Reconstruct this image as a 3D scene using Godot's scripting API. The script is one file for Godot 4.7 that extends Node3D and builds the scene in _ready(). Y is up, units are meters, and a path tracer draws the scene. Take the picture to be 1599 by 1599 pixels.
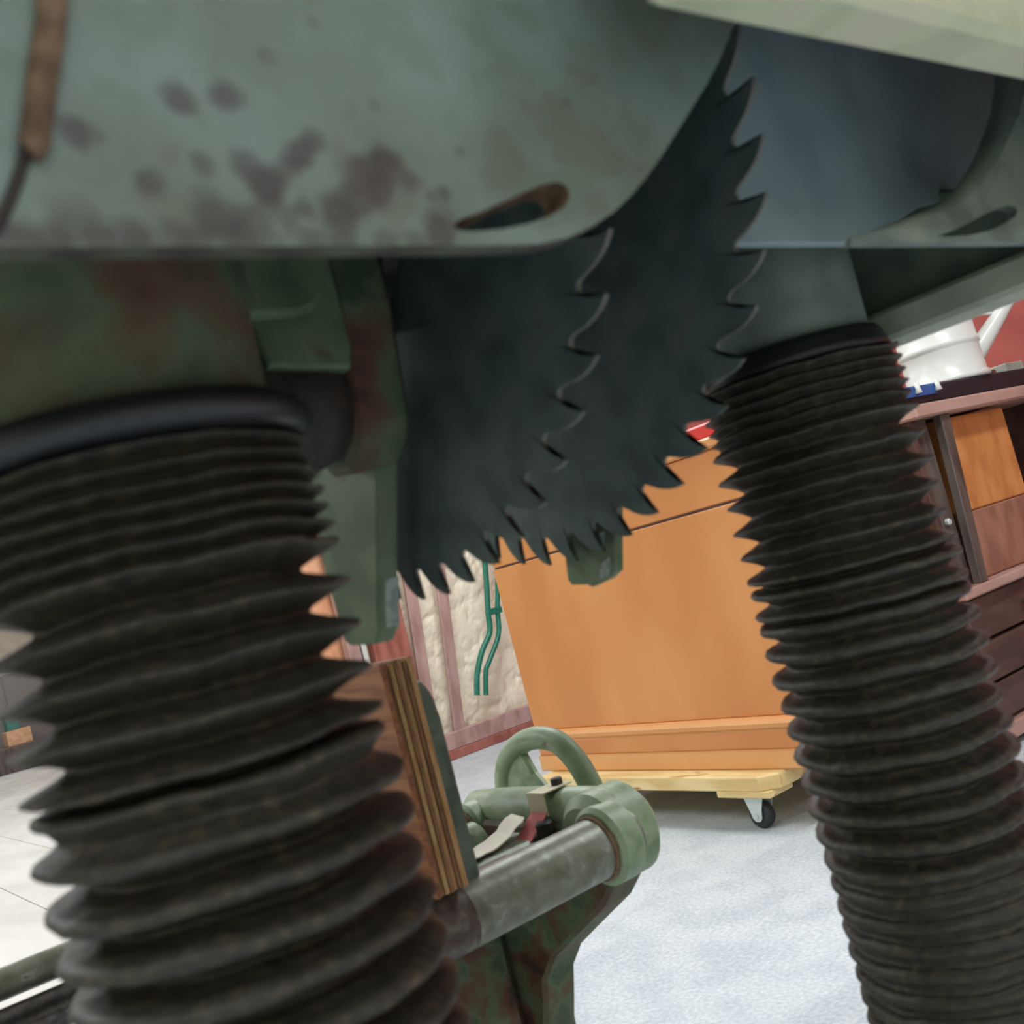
extends Node3D
# An old sawing machine in a store room, looked at from below its hood.
# World frame: X runs along the saw arbor, Y is up, Z runs from the back wall towards the viewer's side.

var M := {}
var taken := {}

# ------------------------------------------------------------------ small helpers
func numbered(called: String) -> String:
	if not taken.has(called):
		taken[called] = 0
		return called
	taken[called] += 1
	return "%s_%03d" % [called, taken[called]]

func thing(called: String, label: String, category: String, at := Vector3.ZERO, group := "") -> Node3D:
	var o := Node3D.new()
	o.name = numbered(called)
	add_child(o)
	o.position = at
	o.set_meta("label", label)
	o.set_meta("category", category)
	if group != "":
		o.set_meta("group", group)
	return o

func part(called: String, mesh: Mesh, mat: Material, parent: Node, label := "") -> MeshInstance3D:
	var o := MeshInstance3D.new()
	o.name = called
	o.mesh = mesh
	o.material_override = mat
	o.cast_shadow = GeometryInstance3D.SHADOW_CASTING_SETTING_ON
	parent.add_child(o, true)
	if label != "":
		o.set_meta("label", label)
	if parent != self and parent is Node3D:
		var p: Node = parent
		var off := Vector3.ZERO
		while p != self:
			off += (p as Node3D).position
			p = p.get_parent()
		o.position = -off
	return o

func single(called: String, mesh: Mesh, mat: Material, label: String, category: String, group := "") -> MeshInstance3D:
	var o := part(numbered(called), mesh, mat, self)
	o.set_meta("label", label)
	o.set_meta("category", category)
	if group != "":
		o.set_meta("group", group)
	return o

func struct(called: String, mesh: Mesh, mat: Material, label: String) -> MeshInstance3D:
	var o := part(called, mesh, mat, self)
	o.set_meta("kind", "structure")
	o.set_meta("label", label)
	o.set_meta("category", called.split("_")[0])
	return o

func begin(smooth := false) -> SurfaceTool:
	var st := SurfaceTool.new()
	st.begin(Mesh.PRIMITIVE_TRIANGLES)
	st.set_smooth_group(0 if smooth else -1)
	return st

func done(st: SurfaceTool) -> ArrayMesh:
	st.generate_normals()
	return st.commit()

# a triangle whose corners run counterclockwise seen from outside
func tri(st: SurfaceTool, a: Vector3, b: Vector3, c: Vector3) -> void:
	for p in [a, c, b]:
		st.set_uv(Vector2(p.x, p.y))
		st.add_vertex(p)

func quad(st: SurfaceTool, a: Vector3, b: Vector3, c: Vector3, d: Vector3) -> void:
	tri(st, a, b, c)
	tri(st, a, c, d)

# a face of a convex solid, turned outwards from its middle
func face(st: SurfaceTool, pts: Array, mid: Vector3) -> void:
	var n: Vector3 = (pts[1] - pts[0]).cross(pts[2] - pts[0])
	var p := pts.duplicate()
	if n.dot(pts[0] - mid) < 0.0:
		p.reverse()
	for i in range(1, p.size() - 1):
		tri(st, p[0], p[i], p[i + 1])

func add_box(st: SurfaceTool, lo: Vector3, hi: Vector3, bevel := 0.002, xf := Transform3D.IDENTITY) -> void:
	var mid := (lo + hi) * 0.5
	var h := (hi - lo) * 0.5
	var b := minf(bevel, minf(h.x, minf(h.y, h.z)) * 0.6)
	var m: Vector3 = xf * mid
	var P := func(sx: float, sy: float, sz: float, ax: int) -> Vector3:
		var v := Vector3(sx * (h.x - (0.0 if ax == 0 else b)), sy * (h.y - (0.0 if ax == 1 else b)), sz * (h.z - (0.0 if ax == 2 else b)))
		return xf * (mid + v)
	for s in [-1.0, 1.0]:
		face(st, [P.call(s, -1.0, -1.0, 0), P.call(s, 1.0, -1.0, 0), P.call(s, 1.0, 1.0, 0), P.call(s, -1.0, 1.0, 0)], m)
		face(st, [P.call(-1.0, s, -1.0, 1), P.call(1.0, s, -1.0, 1), P.call(1.0, s, 1.0, 1), P.call(-1.0, s, 1.0, 1)], m)
		face(st, [P.call(-1.0, -1.0, s, 2), P.call(1.0, -1.0, s, 2), P.call(1.0, 1.0, s, 2), P.call(-1.0, 1.0, s, 2)], m)
	if b <= 0.0:
		return
	for s in [-1.0, 1.0]:
		for t in [-1.0, 1.0]:
			face(st, [P.call(s, t, -1.0, 0), P.call(s, t, 1.0, 0), P.call(s, t, 1.0, 1), P.call(s, t, -1.0, 1)], m)
			face(st, [P.call(s, -1.0, t, 0), P.call(s, 1.0, t, 0), P.call(s, 1.0, t, 2), P.call(s, -1.0, t, 2)], m)
			face(st, [P.call(-1.0, s, t, 1), P.call(1.0, s, t, 1), P.call(1.0, s, t, 2), P.call(-1.0, s, t, 2)], m)
			for u in [-1.0, 1.0]:
				face(st, [P.call(s, t, u, 0), P.call(s, t, u, 1), P.call(s, t, u, 2)], m)

func box(lo: Vector3, hi: Vector3, bevel := 0.002, xf := Transform3D.IDENTITY) -> ArrayMesh:
	var st := begin()
	add_box(st, lo, hi, bevel, xf)
	return done(st)

# an outline extruded along an axis: axis 0 takes (z, y), axis 2 takes (x, y), axis 1 takes (x, z)
func lift(p: Vector2, v: float, axis: int) -> Vector3:
	if axis == 0:
		return Vector3(v, p.y, p.x)
	if axis == 1:
		return Vector3(p.x, v, p.y)
	return Vector3(p.x, p.y, v)

func inset(poly: PackedVector2Array, b: float) -> PackedVector2Array:
	var out := PackedVector2Array()
	var n := poly.size()
	for i in n:
		var e1 := (poly[i] - poly[(i + n - 1) % n]).normalized()
		var e2 := (poly[(i + 1) % n] - poly[i]).normalized()
		var n1 := Vector2(-e1.y, e1.x)
		var n2 := Vector2(-e2.y, e2.x)
		var k := (n1 + n2)
		if k.length() < 0.2:
			k = n1
		k = k.normalized()
		out.append(poly[i] + k * b / maxf(0.5, k.dot(n1)))
	return out

func add_prism(st: SurfaceTool, poly_in: PackedVector2Array, v0: float, v1: float, axis: int, bevel := 0.0) -> void:
	var poly := poly_in.duplicate()
	var area := 0.0
	for i in poly.size():
		area += poly[i].cross(poly[(i + 1) % poly.size()])
	if area < 0.0:
		poly.reverse()
	var small := inset(poly, bevel) if bevel > 0.0 else poly
	var tris := Geometry2D.triangulate_polygon(small)
	# the two end faces; axis 2 keeps handedness, axes 0 and 1 flip it
	var flip := axis != 2
	for i in range(0, tris.size(), 3):
		var a := small[tris[i]]
		var b := small[tris[i + 1]]
		var c := small[tris[i + 2]]
		if (b - a).cross(c - a) < 0.0:
			var t := b
			b = c
			c = t
		if flip:
			tri(st, lift(a, v1, axis), lift(c, v1, axis), lift(b, v1, axis))
			tri(st, lift(a, v0, axis), lift(b, v0, axis), lift(c, v0, axis))
		else:
			tri(st, lift(a, v1, axis), lift(b, v1, axis), lift(c, v1, axis))
			tri(st, lift(a, v0, axis), lift(c, v0, axis), lift(b, v0, axis))
	var n := poly.size()
	var rings := [[small, v0], [poly, v0 + bevel], [poly, v1 - bevel], [small, v1]] if bevel > 0.0 else [[poly, v0], [poly, v1]]
	for r in range(rings.size() - 1):
		for i in n:
			var j := (i + 1) % n
			var a := lift(rings[r][0][i], rings[r][1], axis)
			var b := lift(rings[r][0][j], rings[r][1], axis)
			var c := lift(rings[r + 1][0][j], rings[r + 1][1], axis)
			var d := lift(rings[r + 1][0][i], rings[r + 1][1], axis)
			if flip:
				quad(st, a, d, c, b)
			else:
				quad(st, a, b, c, d)

func prism(poly: Array, v0: float, v1: float, axis: int, bevel := 0.0) -> ArrayMesh:
	var st := begin()
	add_prism(st, PackedVector2Array(poly), v0, v1, axis, bevel)
	return done(st)

# profile of (radius, along) turned about an axis direction through a point
func add_lathe(st: SurfaceTool, prof: Array, at: Vector3, axis: Vector3, segs := 40) -> void:
	var a := axis.normalized()
	var u := a.cross(Vector3(0.3, 0.1, 0.9)).normalized()
	var w := a.cross(u)
	for i in range(prof.size() - 1):
		for k in segs:
			var t0 := TAU * k / segs
			var t1 := TAU * (k + 1) / segs
			var d0 := u * cos(t0) + w * sin(t0)
			var d1 := u * cos(t1) + w * sin(t1)
			var p: Vector2 = prof[i]
			var q: Vector2 = prof[i + 1]
			var A := at + d0 * p.x + a * p.y
			var B := at + d1 * p.x + a * p.y
			var C := at + d1 * q.x + a * q.y
			var D := at + d0 * q.x + a * q.y
			if p.x > 1e-6:
				tri(st, A, B, C) if q.x > 1e-6 else tri(st, A, B, D)
			if q.x > 1e-6:
				tri(st, A, C, D)

func lathe(prof: Array, at: Vector3, axis := Vector3.UP, segs := 40, smooth := true) -> ArrayMesh:
	var st := begin(smooth)
	add_lathe(st, prof, at, axis, segs)
	return done(st)

func rod_profile(r: float, l: float, b := 0.002) -> Array:
	return [Vector2(0, 0), Vector2(r - b, 0), Vector2(r, b), Vector2(r, l - b), Vector2(r - b, l), Vector2(0, l)]

func rod(a: Vector3, b: Vector3, r: float, segs := 32, bevel := 0.002) -> ArrayMesh:
	var st := begin(false)
	var prof := rod_profile(r, (b - a).length(), bevel)
	for i in range(prof.size() - 1):
		st.set_smooth_group(i + 1)
		add_lathe(st, [prof[i], prof[i + 1]], a, b - a, segs)
	return done(st)

func spline(pts: Array, per := 8) -> Array:
	var out := []
	for i in range(pts.size() - 1):
		var p0: Vector3 = pts[maxi(i - 1, 0)]
		var p3: Vector3 = pts[mini(i + 2, pts.size() - 1)]
		for k in per:
			out.append((pts[i] as Vector3).cubic_interpolate(pts[i + 1], p0, p3, float(k) / per))
	out.append(pts[-1])
	return out

func tube(pts: Array, radii, segs := 16) -> ArrayMesh:
	var st := begin(true)
	var rings := []
	var side := Vector3.ZERO
	for i in pts.size():
		var dir: Vector3 = (pts[mini(i + 1, pts.size() - 1)] - pts[maxi(i - 1, 0)]).normalized()
		if side == Vector3.ZERO:
			side = dir.cross(Vector3(0.31, 0.9, 0.2)).normalized()
		side = (side - dir * side.dot(dir)).normalized()
		var up := dir.cross(side)
		var r: float = radii[i] if radii is Array else radii
		var ring := []
		for k in segs:
			var t := TAU * k / segs
			ring.append(pts[i] + (side * cos(t) + up * sin(t)) * r)
		rings.append(ring)
	for i in range(rings.size() - 1):
		for k in segs:
			var j := (k + 1) % segs
			quad(st, rings[i][k], rings[i][j], rings[i + 1][j], rings[i + 1][k])
	st.set_smooth_group(-1)
	for k in segs:
		var j := (k + 1) % segs
		tri(st, pts[0], rings[0][j], rings[0][k])
		tri(st, pts[-1], rings[-1][k], rings[-1][j])
	return done(st)

# rows of points joined into a sheet; rows run upwards, points to the right, seen from the front
func sheet(rows: Array, smooth := true) -> ArrayMesh:
	var st := begin(smooth)
	for i in range(rows.size() - 1):
		for k in range(rows[i].size() - 1):
			quad(st, rows[i][k], rows[i][k + 1], rows[i + 1][k + 1], rows[i + 1][k])
	return done(st)

# ------------------------------------------------------------------ materials
func noise_tex(seed_: int, freq: float, stops: Array, kind := FastNoiseLite.TYPE_SIMPLEX_SMOOTH, size := 512, octaves := 4) -> NoiseTexture2D:
	var n := FastNoiseLite.new()
	n.seed = seed_
	n.noise_type = kind
	n.frequency = freq
	n.fractal_octaves = octaves
	var t := NoiseTexture2D.new()
	t.width = size
	t.height = size
	t.seamless = true
	t.noise = n
	var g := Gradient.new()
	var offs := PackedFloat32Array()
	var cols := PackedColorArray()
	for s in stops:
		offs.append(s[0])
		cols.append(s[1])
	g.offsets = offs
	g.colors = cols
	t.color_ramp = g
	return t

func grey(v: float) -> Color:
	return Color(v, v, v)

func mat(name_: String, col: Color, rough := 0.6, metal := 0.0) -> StandardMaterial3D:
	var m := StandardMaterial3D.new()
	m.resource_name = name_
	m.albedo_color = col
	m.roughness = rough
	m.metallic = metal
	M[name_] = m
	return m

func textured(name_: String, stops: Array, seed_: int, freq: float, scale: Vector3, rough := 0.6, metal := 0.0, relief := 0.0, octaves := 4) -> StandardMaterial3D:
	var m := mat(name_, Color.WHITE, rough, metal)
	m.albedo_texture = noise_tex(seed_, freq, stops, FastNoiseLite.TYPE_SIMPLEX_SMOOTH, 512, octaves)
	m.uv1_triplanar = true
	m.uv1_world_triplanar = true
	m.uv1_scale = scale
	if relief > 0.0:
		m.heightmap_enabled = true
		m.heightmap_scale = relief
		m.heightmap_texture = noise_tex(seed_ + 50, freq * 2.0, [[0.0, grey(0)], [1.0, grey(1)]])
	return m

func srgb(r: int, g: int, b: int) -> Color:
	return Color(r / 255.0, g / 255.0, b / 255.0)

# the paint of the front guard: green, with the purple-brown stains and the dirt along its lower edge where the photograph has them
func guard_paint() -> ImageTexture:
	var w := 1240
	var h := 384
	var img := Image.create(w, h, false, Image.FORMAT_RGB8)
	var fine := FastNoiseLite.new()
	fine.seed = 4
	fine.frequency = 0.035
	fine.fractal_octaves = 4
	var big := FastNoiseLite.new()
	big.seed = 9
	big.frequency = 0.011
	big.fractal_octaves = 3
	var edge := FastNoiseLite.new()
	edge.seed = 21
	edge.frequency = 0.06
	edge.fractal_octaves = 3
	# x, y in metres on the guard, radius, strength
	var spots := [
		[-.1795, .9435, .0042, .8], [-.1655, .9465, .0042, .7], [-.2075, .9335, .0045, .8], [-.1600, .9215, .0055, .95], [-.1640, .9270, .0040, .7],
		[-.1470, .9310, .0045, .9], [-.1420, .9350, .0036, .8], [-.1510, .9270, .0036, .6], [-.1260, .9265, .0065, 1.0], [-.1180, .9300, .0050, .9], [-.1250, .9215, .0050, .8], [-.1130, .9240, .0040, .7],
		[-.1400, .9135, .0052, .8], [-.1320, .9160, .0050, .8], [-.1500, .9140, .0036, .6], [-.1770, .9120, .0060, .7], [-.1650, .9100, .0060, .7], [-.1560, .9120, .0050, .6],
		[-.1930, .9210, .0040, .7], [-.1060, .9085, .0062, .8], [-.1770, .9270, .0032, .6], [-.1005, .9205, .0022, .6], [-.1060, .9195, .0018, .5],
		[-.2140, .9085, .0060, .6], [-.2000, .9070, .0050, .6], [-.1880, .9065, .0045, .6], [-.0380, .9560, .0016, .5], [-.2260, .9060, .0050, .7], [-.2180, .9050, .0040, .6], [-.2080, .9052, .0045, .7], [-.1975, .9048, .0040, .6], [-.1830, .9050, .0045, .6], [-.1720, .9052, .0040, .6], [-.1500, .9056, .0040, .5], [-.1400, .9048, .0036, .5], [-.1260, .9050, .0036, .5], [-.1160, .9054, .0040, .5], [-.2330, .9110, .0050, .6], [-.1500, .9600, .0030, .3], [-.1320, .9720, .0028, .3], [-.0900, .9350, .0018, .4], [-.1180, .9480, .0022, .4]]
	var base_a := srgb(130, 147, 141)
	var base_b := srgb(116, 130, 119)
	var stain := srgb(70, 60, 62)
	var rust := srgb(104, 82, 66)
	for j in h:
		for i in w:
			var x := -.62 + 1.24 * (i + .5) / w
			var y := 1.26 - .36 * (j + .5) / h
			var f := fine.get_noise_2d(i, j)
			var b := big.get_noise_2d(i, j)
			var c := base_a.lerp(base_b, clampf(.5 + b * 1.3, 0, 1))
			c = c.lerp(srgb(108, 122, 106), clampf(f * .9, 0, .35))
			c = c.lerp(rust, clampf((b - f * .6 - .36) * 1.2, 0, .22))
			var e := edge.get_noise_2d(i, j)
			for s in spots:
				var d: float = Vector2(x - s[0], y - s[1]).length() / (s[2] * (1.0 + .55 * e))
				if d < 1.6:
					c = c.lerp(stain, clampf((1.45 - d) * 1.2, 0, 1) * s[3] * (.75 + .25 * f))
			img.set_pixel(i, j, c)
	return ImageTexture.create_from_image(img)

func materials() -> void:
	var gp := mat("guard_paint", Color.WHITE, 0.62)
	gp.albedo_texture = guard_paint()
	gp.uv1_scale = Vector3(1 / 1.24, -1 / .36, 1)
	gp.uv1_offset = Vector3(.62 / 1.24, 1.26 / .36, 0)
	textured("green_paint", [[0.25, srgb(76, 92, 80)], [0.5, srgb(98, 114, 100)], [0.76, srgb(110, 124, 108)], [0.9, srgb(96, 88, 74)]], 11, .012, Vector3(3, 3, 3), .55, 0, .05)
	textured("hanger_green", [[0.25, srgb(78, 96, 70)], [0.5, srgb(98, 118, 88)], [0.76, srgb(108, 126, 96)], [0.92, srgb(96, 90, 70)]], 26, .012, Vector3(3, 3, 3), .55)
	textured("hood_paint", [[0.2, srgb(92, 106, 100)], [0.5, srgb(112, 128, 120)], [0.8, srgb(126, 136, 124)]], 12, .012, Vector3(3, 3, 3), .6)
	textured("beam_paint", [[0.2, srgb(186, 192, 162)], [0.5, srgb(204, 208, 178)], [0.8, srgb(208, 204, 180)]], 13, .01, Vector3(3, 3, 3), .6)
	textured("flange_lit_paint", [[0.2, srgb(150, 160, 142)], [0.5, srgb(164, 174, 156)], [0.8, srgb(170, 174, 158)]], 27, .01, Vector3(3, 3, 3), .6)  # paler than the side plate: light from the floor put into the colour
	textured("inner_lift_paint", [[0.2, srgb(140, 160, 166)], [0.5, srgb(152, 171, 176)], [0.8, srgb(158, 176, 179)]], 28, .01, Vector3(3, 3, 3), .6)  # kept pale to make up the brightness inside the hood
	textured("rusty_casting", [[0.22, srgb(64, 84, 60)], [0.42, srgb(92, 106, 78)], [0.58, srgb(98, 82, 62)], [0.75, srgb(96, 62, 48)], [0.9, srgb(64, 46, 40)]], 14, .01, Vector3(3.2, 3.2, 3.2), .7, 0, .08)
	textured("rust", [[0.2, srgb(92, 72, 56)], [0.5, srgb(122, 98, 76)], [0.8, srgb(140, 114, 92)]], 15, .03, Vector3(5, 5, 5), .85, 0, .06)
	textured("bright_green", [[0.2, srgb(126, 148, 114)], [0.5, srgb(148, 168, 136)], [0.78, srgb(158, 175, 147)], [0.93, srgb(112, 106, 86)]], 16, .014, Vector3(4, 4, 4), .45, 0, .05)
	textured("worn_rod", [[0.2, srgb(106, 108, 92)], [0.5, srgb(124, 127, 109)], [0.7, srgb(134, 138, 124)], [0.8, srgb(158, 168, 160)], [0.92, srgb(112, 92, 74)]], 17, .014, Vector3(5, 5, 5), .42, .25, .03)
	textured("dark_rod", [[0.2, srgb(70, 66, 66)], [0.55, srgb(104, 104, 104)], [0.8, srgb(96, 80, 72)]], 18, .02, Vector3(5, 5, 5), .28, .7)
	textured("blade_steel", [[0.2, srgb(70, 86, 85)], [0.5, srgb(82, 100, 99)], [0.8, srgb(93, 107, 104)], [0.92, srgb(96, 90, 82)]], 19, .012, Vector3(4, 4, 4), .5, .2)
	textured("grimy_edge", [[0.2, srgb(58, 56, 52)], [0.5, srgb(78, 74, 66)], [0.8, srgb(86, 92, 76)]], 24, .02, Vector3(4, 4, 4), .8)
	textured("rod_stain", [[0.25, srgb(70, 56, 54)], [0.5, srgb(86, 74, 68)], [0.7, srgb(112, 108, 96)]], 25, .016, Vector3(5, 5, 5), .5, .1)
	mat("lit_ground_steel", srgb(106, 105, 99), .5, .3)  # light on the tooth edges is put into this paler steel
	textured("rubber", [[0.2, srgb(36, 35, 34)], [0.45, srgb(44, 42, 37)], [0.6, srgb(56, 52, 42)], [0.75, srgb(74, 68, 50)], [0.9, srgb(96, 86, 60)]], 20, .06, Vector3(4, 4, 4), .55)
	mat("black_rubber", srgb(34, 36, 40), .38)
	textured("dark_iron", [[0.2, srgb(34, 30, 30)], [0.5, srgb(50, 44, 42)], [0.8, srgb(66, 52, 46)]], 22, .02, Vector3(5, 5, 5), .6)
	textured("chipped_patch", [[0.3, srgb(120, 136, 132)], [0.7, srgb(160, 168, 160)]], 23, .03, Vector3(8, 8, 8), .6)
	# furniture
	var wood := textured("cabinet_wood", [[0.2, srgb(206, 132, 70)], [0.5, srgb(216, 144, 81)], [0.8, srgb(222, 153, 90)]], 30, .006, Vector3(.9, .22, .5), .42)
	wood.clearcoat_enabled = true
	wood.clearcoat = .25
	wood.clearcoat_roughness = .35
	textured("moulding_wood", [[0.2, srgb(206, 138, 82)], [0.5, srgb(222, 158, 98)], [0.8, srgb(226, 168, 108)]], 31, .008, Vector3(.5, .5, .22), .45)
	textured("pine", [[0.2, srgb(214, 182, 122)], [0.5, srgb(232, 206, 148)], [0.78, srgb(236, 212, 158)], [0.88, srgb(176, 130, 78)]], 32, .012, Vector3(2, 2, .5), .6)
	textured("bed_wood", [[0.2, srgb(158, 124, 118)], [0.5, srgb(178, 146, 140)], [0.8, srgb(188, 156, 148)]], 33, .01, Vector3(2, .5, 2), .5)
	textured("red_wood", [[0.2, srgb(136, 78, 68)], [0.5, srgb(158, 96, 84)], [0.8, srgb(170, 108, 94)]], 34, .01, Vector3(2, .5, 2), .45)
	textured("peach_wood", [[0.2, srgb(206, 142, 104)], [0.5, srgb(222, 162, 124)], [0.8, srgb(228, 172, 138)]], 35, .01, Vector3(2, .5, 2), .5)
	textured("mattress_cloth", [[0.2, srgb(242, 234, 208)], [0.5, srgb(245, 238, 214)], [0.8, srgb(247, 241, 219)]], 36, .02, Vector3(3, 3, 3), .85)
	textured("green_hose", [[0.3, srgb(18, 104, 84)], [0.7, srgb(30, 122, 98)]], 37, .02, Vector3(4, 4, 4), .35)
	textured("shelf_wood", [[0.2, srgb(72, 50, 45)], [0.5, srgb(88, 62, 55)], [0.8, srgb(98, 70, 62)]], 38, .01, Vector3(.5, 2, 2), .55)
	textured("lip_wood", [[0.2, srgb(158, 120, 108)], [0.5, srgb(178, 140, 128)], [0.8, srgb(186, 150, 138)]], 39, .01, Vector3(.5, 2, 2), .5)
	textured("post_grey", [[0.2, srgb(70, 58, 52)], [0.5, srgb(90, 78, 72)], [0.8, srgb(100, 88, 80)]], 40, .01, Vector3(3, .6, 3), .5)
	textured("carton_orange", [[0.2, srgb(190, 118, 62)], [0.5, srgb(204, 132, 72)], [0.8, srgb(210, 142, 84)]], 41, .008, Vector3(2, 1, 2), .7)
	textured("carton_brown", [[0.2, srgb(140, 94, 76)], [0.5, srgb(156, 108, 88)], [0.8, srgb(164, 116, 96)]], 42, .008, Vector3(2, 1, 2), .7)
	mat("black_gloss", srgb(24, 26, 34), .55)
	mat("white_enamel", srgb(214, 216, 210), .3)
	mat("blue_plastic", srgb(40, 84, 150), .4)
	mat("pale_card", srgb(178, 184, 172), .7)
	mat("red_plastic", srgb(206, 52, 48), .45)
	mat("caster_metal", srgb(206, 214, 210), .35, .3)
	mat("tyre", srgb(38, 44, 46), .5)
	# plywood
	textured("ply_face", [[0.2, srgb(138, 84, 54)], [0.5, srgb(162, 104, 68)], [0.8, srgb(174, 118, 80)]], 43, .016, Vector3(8, 12, 1.2), .6, 0, .02)
	textured("ply_light", [[0.2, srgb(176, 132, 84)], [0.5, srgb(196, 152, 104)], [0.8, srgb(204, 164, 118)]], 44, .03, Vector3(12, 2, 12), .7)
	textured("ply_dark", [[0.2, srgb(118, 82, 54)], [0.5, srgb(144, 104, 70)], [0.8, srgb(162, 120, 84)]], 45, .03, Vector3(12, 2, 12), .7)
	mat("paper", srgb(244, 238, 222), .8)
	mat("cream_card", srgb(220, 214, 186), .7)
	mat("pink_card", srgb(216, 116, 116), .7)
	# room
	var carpet := textured("carpet", [[0.1, srgb(172, 180, 185)], [0.4, srgb(184, 191, 195)], [0.6, srgb(190, 197, 201)], [0.9, srgb(202, 208, 211)]], 46, .09, Vector3(1.7, 1.7, 1.7), .95, 0, .0, 5)
	carpet.detail_enabled = true
	carpet.detail_albedo = noise_tex(47, .006, [[0.3, srgb(240, 242, 244)], [0.7, srgb(255, 255, 255)]])
	carpet.detail_blend_mode = BaseMaterial3D.BLEND_MODE_MUL
	textured("vinyl", [[0.2, srgb(188, 185, 177)], [0.5, srgb(200, 197, 189)], [0.8, srgb(206, 204, 197)]], 48, .01, Vector3(.6, .6, .2), .4)
	textured("red_wall", [[0.2, srgb(154, 70, 64)], [0.5, srgb(164, 78, 70)], [0.8, srgb(170, 84, 74)]], 49, .01, Vector3(.6, .6, .6), .8)
	textured("cream_wall", [[0.2, srgb(216, 210, 190)], [0.5, srgb(224, 219, 200)], [0.8, srgb(228, 224, 208)]], 50, .01, Vector3(.6, .6, .6), .85)
	mat("ceiling_white", srgb(226, 226, 222), .9)
	mat("fitting_white", srgb(230, 230, 226), .5)
	var glow := mat("diffuser_glow", srgb(240, 244, 240), .5)
	glow.emission_enabled = true
	glow.emission = srgb(244, 250, 255)
	glow.emission_energy_multiplier = 1.6
	mat("grey_steel", srgb(120, 118, 112), .5)
	mat("teal_plastic", srgb(62, 118, 108), .45)
	textured("tan_carton", [[0.3, srgb(196, 152, 116)], [0.7, srgb(210, 168, 132)]], 52, .01, Vector3(2, 2, 2), .8)

# ------------------------------------------------------------------ the machine
func blade_mesh(x: float, phase: float) -> Array:
	var n := 50
	var R := 0.2
	var depth := 0.0172
	var th := 0.0011
	# around the pitch, depth, and where the foot of that point lies
	var tooth := [[0.0, 0.0, -.19], [-.06, .25, -.185], [-.12, .52, -.18], [-.13, .76, -.17], [-.06, .95, -.10], [.04, 1.0, .02], [.14, .94, .13], [.25, .78, .24], [.40, .53, .38], [.58, .30, .55], [.76, .13, .69], [.9, .04, .78]]
	var outer := []
	var inner := []
	for k in n:
		for q in tooth:
			var a: float = phase + TAU * (k + q[0]) / n
			var r: float = R - depth * q[1]
			outer.append(Vector2(cos(a) * r, sin(a) * r))
			var a2: float = phase + TAU * (k + q[2]) / n
			inner.append(Vector2(cos(a2) * .172, sin(a2) * .172))
	var st := begin()
	var rim := begin()
	var c := Vector3(x, 1.00196, 0)
	var m := outer.size()
	for i in m:
		var j := (i + 1) % m
		for s in [-1.0, 1.0]:
			var v := Vector3(s * th, 0, 0)
			var A := c + v + Vector3(0, outer[i].y, outer[i].x)
			var B := c + v + Vector3(0, outer[j].y, outer[j].x)
			var C := c + v + Vector3(0, inner[j].y, inner[j].x)
			var D := c + v + Vector3(0, inner[i].y, inner[i].x)
			if s > 0:
				quad(st, A, D, C, B)
				tri(st, c + v, C, D)
			else:
				quad(st, A, B, C, D)
				tri(st, c + v, D, C)
		var P := c + Vector3(-th, outer[i].y, outer[i].x)
		var Q := c + Vector3(-th, outer[j].y, outer[j].x)
		var v2 := Vector3(2 * th, 0, 0)
		quad(rim, P, P + v2, Q + v2, Q)
	return [done(st), done(rim)]

# folds: list of [y of the ridge, ridge radius, valley radius below it]
func bellows_mesh(axis: Vector2, folds: Array, drift: Vector2, seed_: int) -> ArrayMesh:
	var prof := []
	var rng := RandomNumberGenerator.new()
	rng.seed = seed_
	for i in range(folds.size() - 1):
		var y0: float = folds[i][0]
		var y1: float = folds[i + 1][0]
		var R: float = folds[i][1]
		var v: float = folds[i][2]
		var p := y0 - y1
		var w: float = lerpf(.0012, .0040, smoothstep(.80, .70, y0)) * minf(1.0, p / .012)
		prof.append([Vector2(R - 1.3 * w, y0 + w), .0])
		prof.append([Vector2(R - .35 * w, y0 + .62 * w), .0])
		prof.append([Vector2(R, y0), .0])
		prof.append([Vector2(R - .35 * w, y0 - .62 * w), .0])
		prof.append([Vector2(R - 1.3 * w, y0 - w), .0])
		prof.append([Vector2(lerpf(R, v, .62), y0 - maxf(p * .28, 1.15 * w)), .0])
		prof.append([Vector2(v + .0012, y0 - p * .44), .0])
		prof.append([Vector2(v, y0 - p * .52), .0])
		prof.append([Vector2(v + .0010, y0 - p * .60), .0])
		prof.append([Vector2(lerpf(folds[i + 1][1], v, .62), y0 - p * .74), .0])
	var segs := 96
	var wob := FastNoiseLite.new()
	wob.seed = seed_
	wob.frequency = 1.1
	var rings := []
	for i in prof.size():
		var ring := []
		var q: Vector2 = prof[i][0]
		var k: float = clampf((.86 - q.y) / .22, 0, 1.4)
		var cx: float = axis.x + drift.x * k
		var cz: float = axis.y + drift.y * k
		for s in segs:
			var t := TAU * s / segs
			var dy := wob.get_noise_3d(cos(t) * 1.2, sin(t) * 1.2, q.y * 22.0) * .0022
			var dr := 1.0 + wob.get_noise_3d(cos(t) * 1.4 + 7.0, sin(t) * 1.4, q.y * 30.0) * .025
			ring.append(Vector3(cx + cos(t) * q.x * dr, q.y + dy, cz + sin(t) * q.x * dr))
		rings.append(ring)
	var st := begin(true)
	for i in range(rings.size() - 1):
		for s in segs:
			var j := (s + 1) % segs
			# rows run downwards
			quad(st, rings[i][s], rings[i][j], rings[i + 1][j], rings[i + 1][s])
	return done(st)

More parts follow.
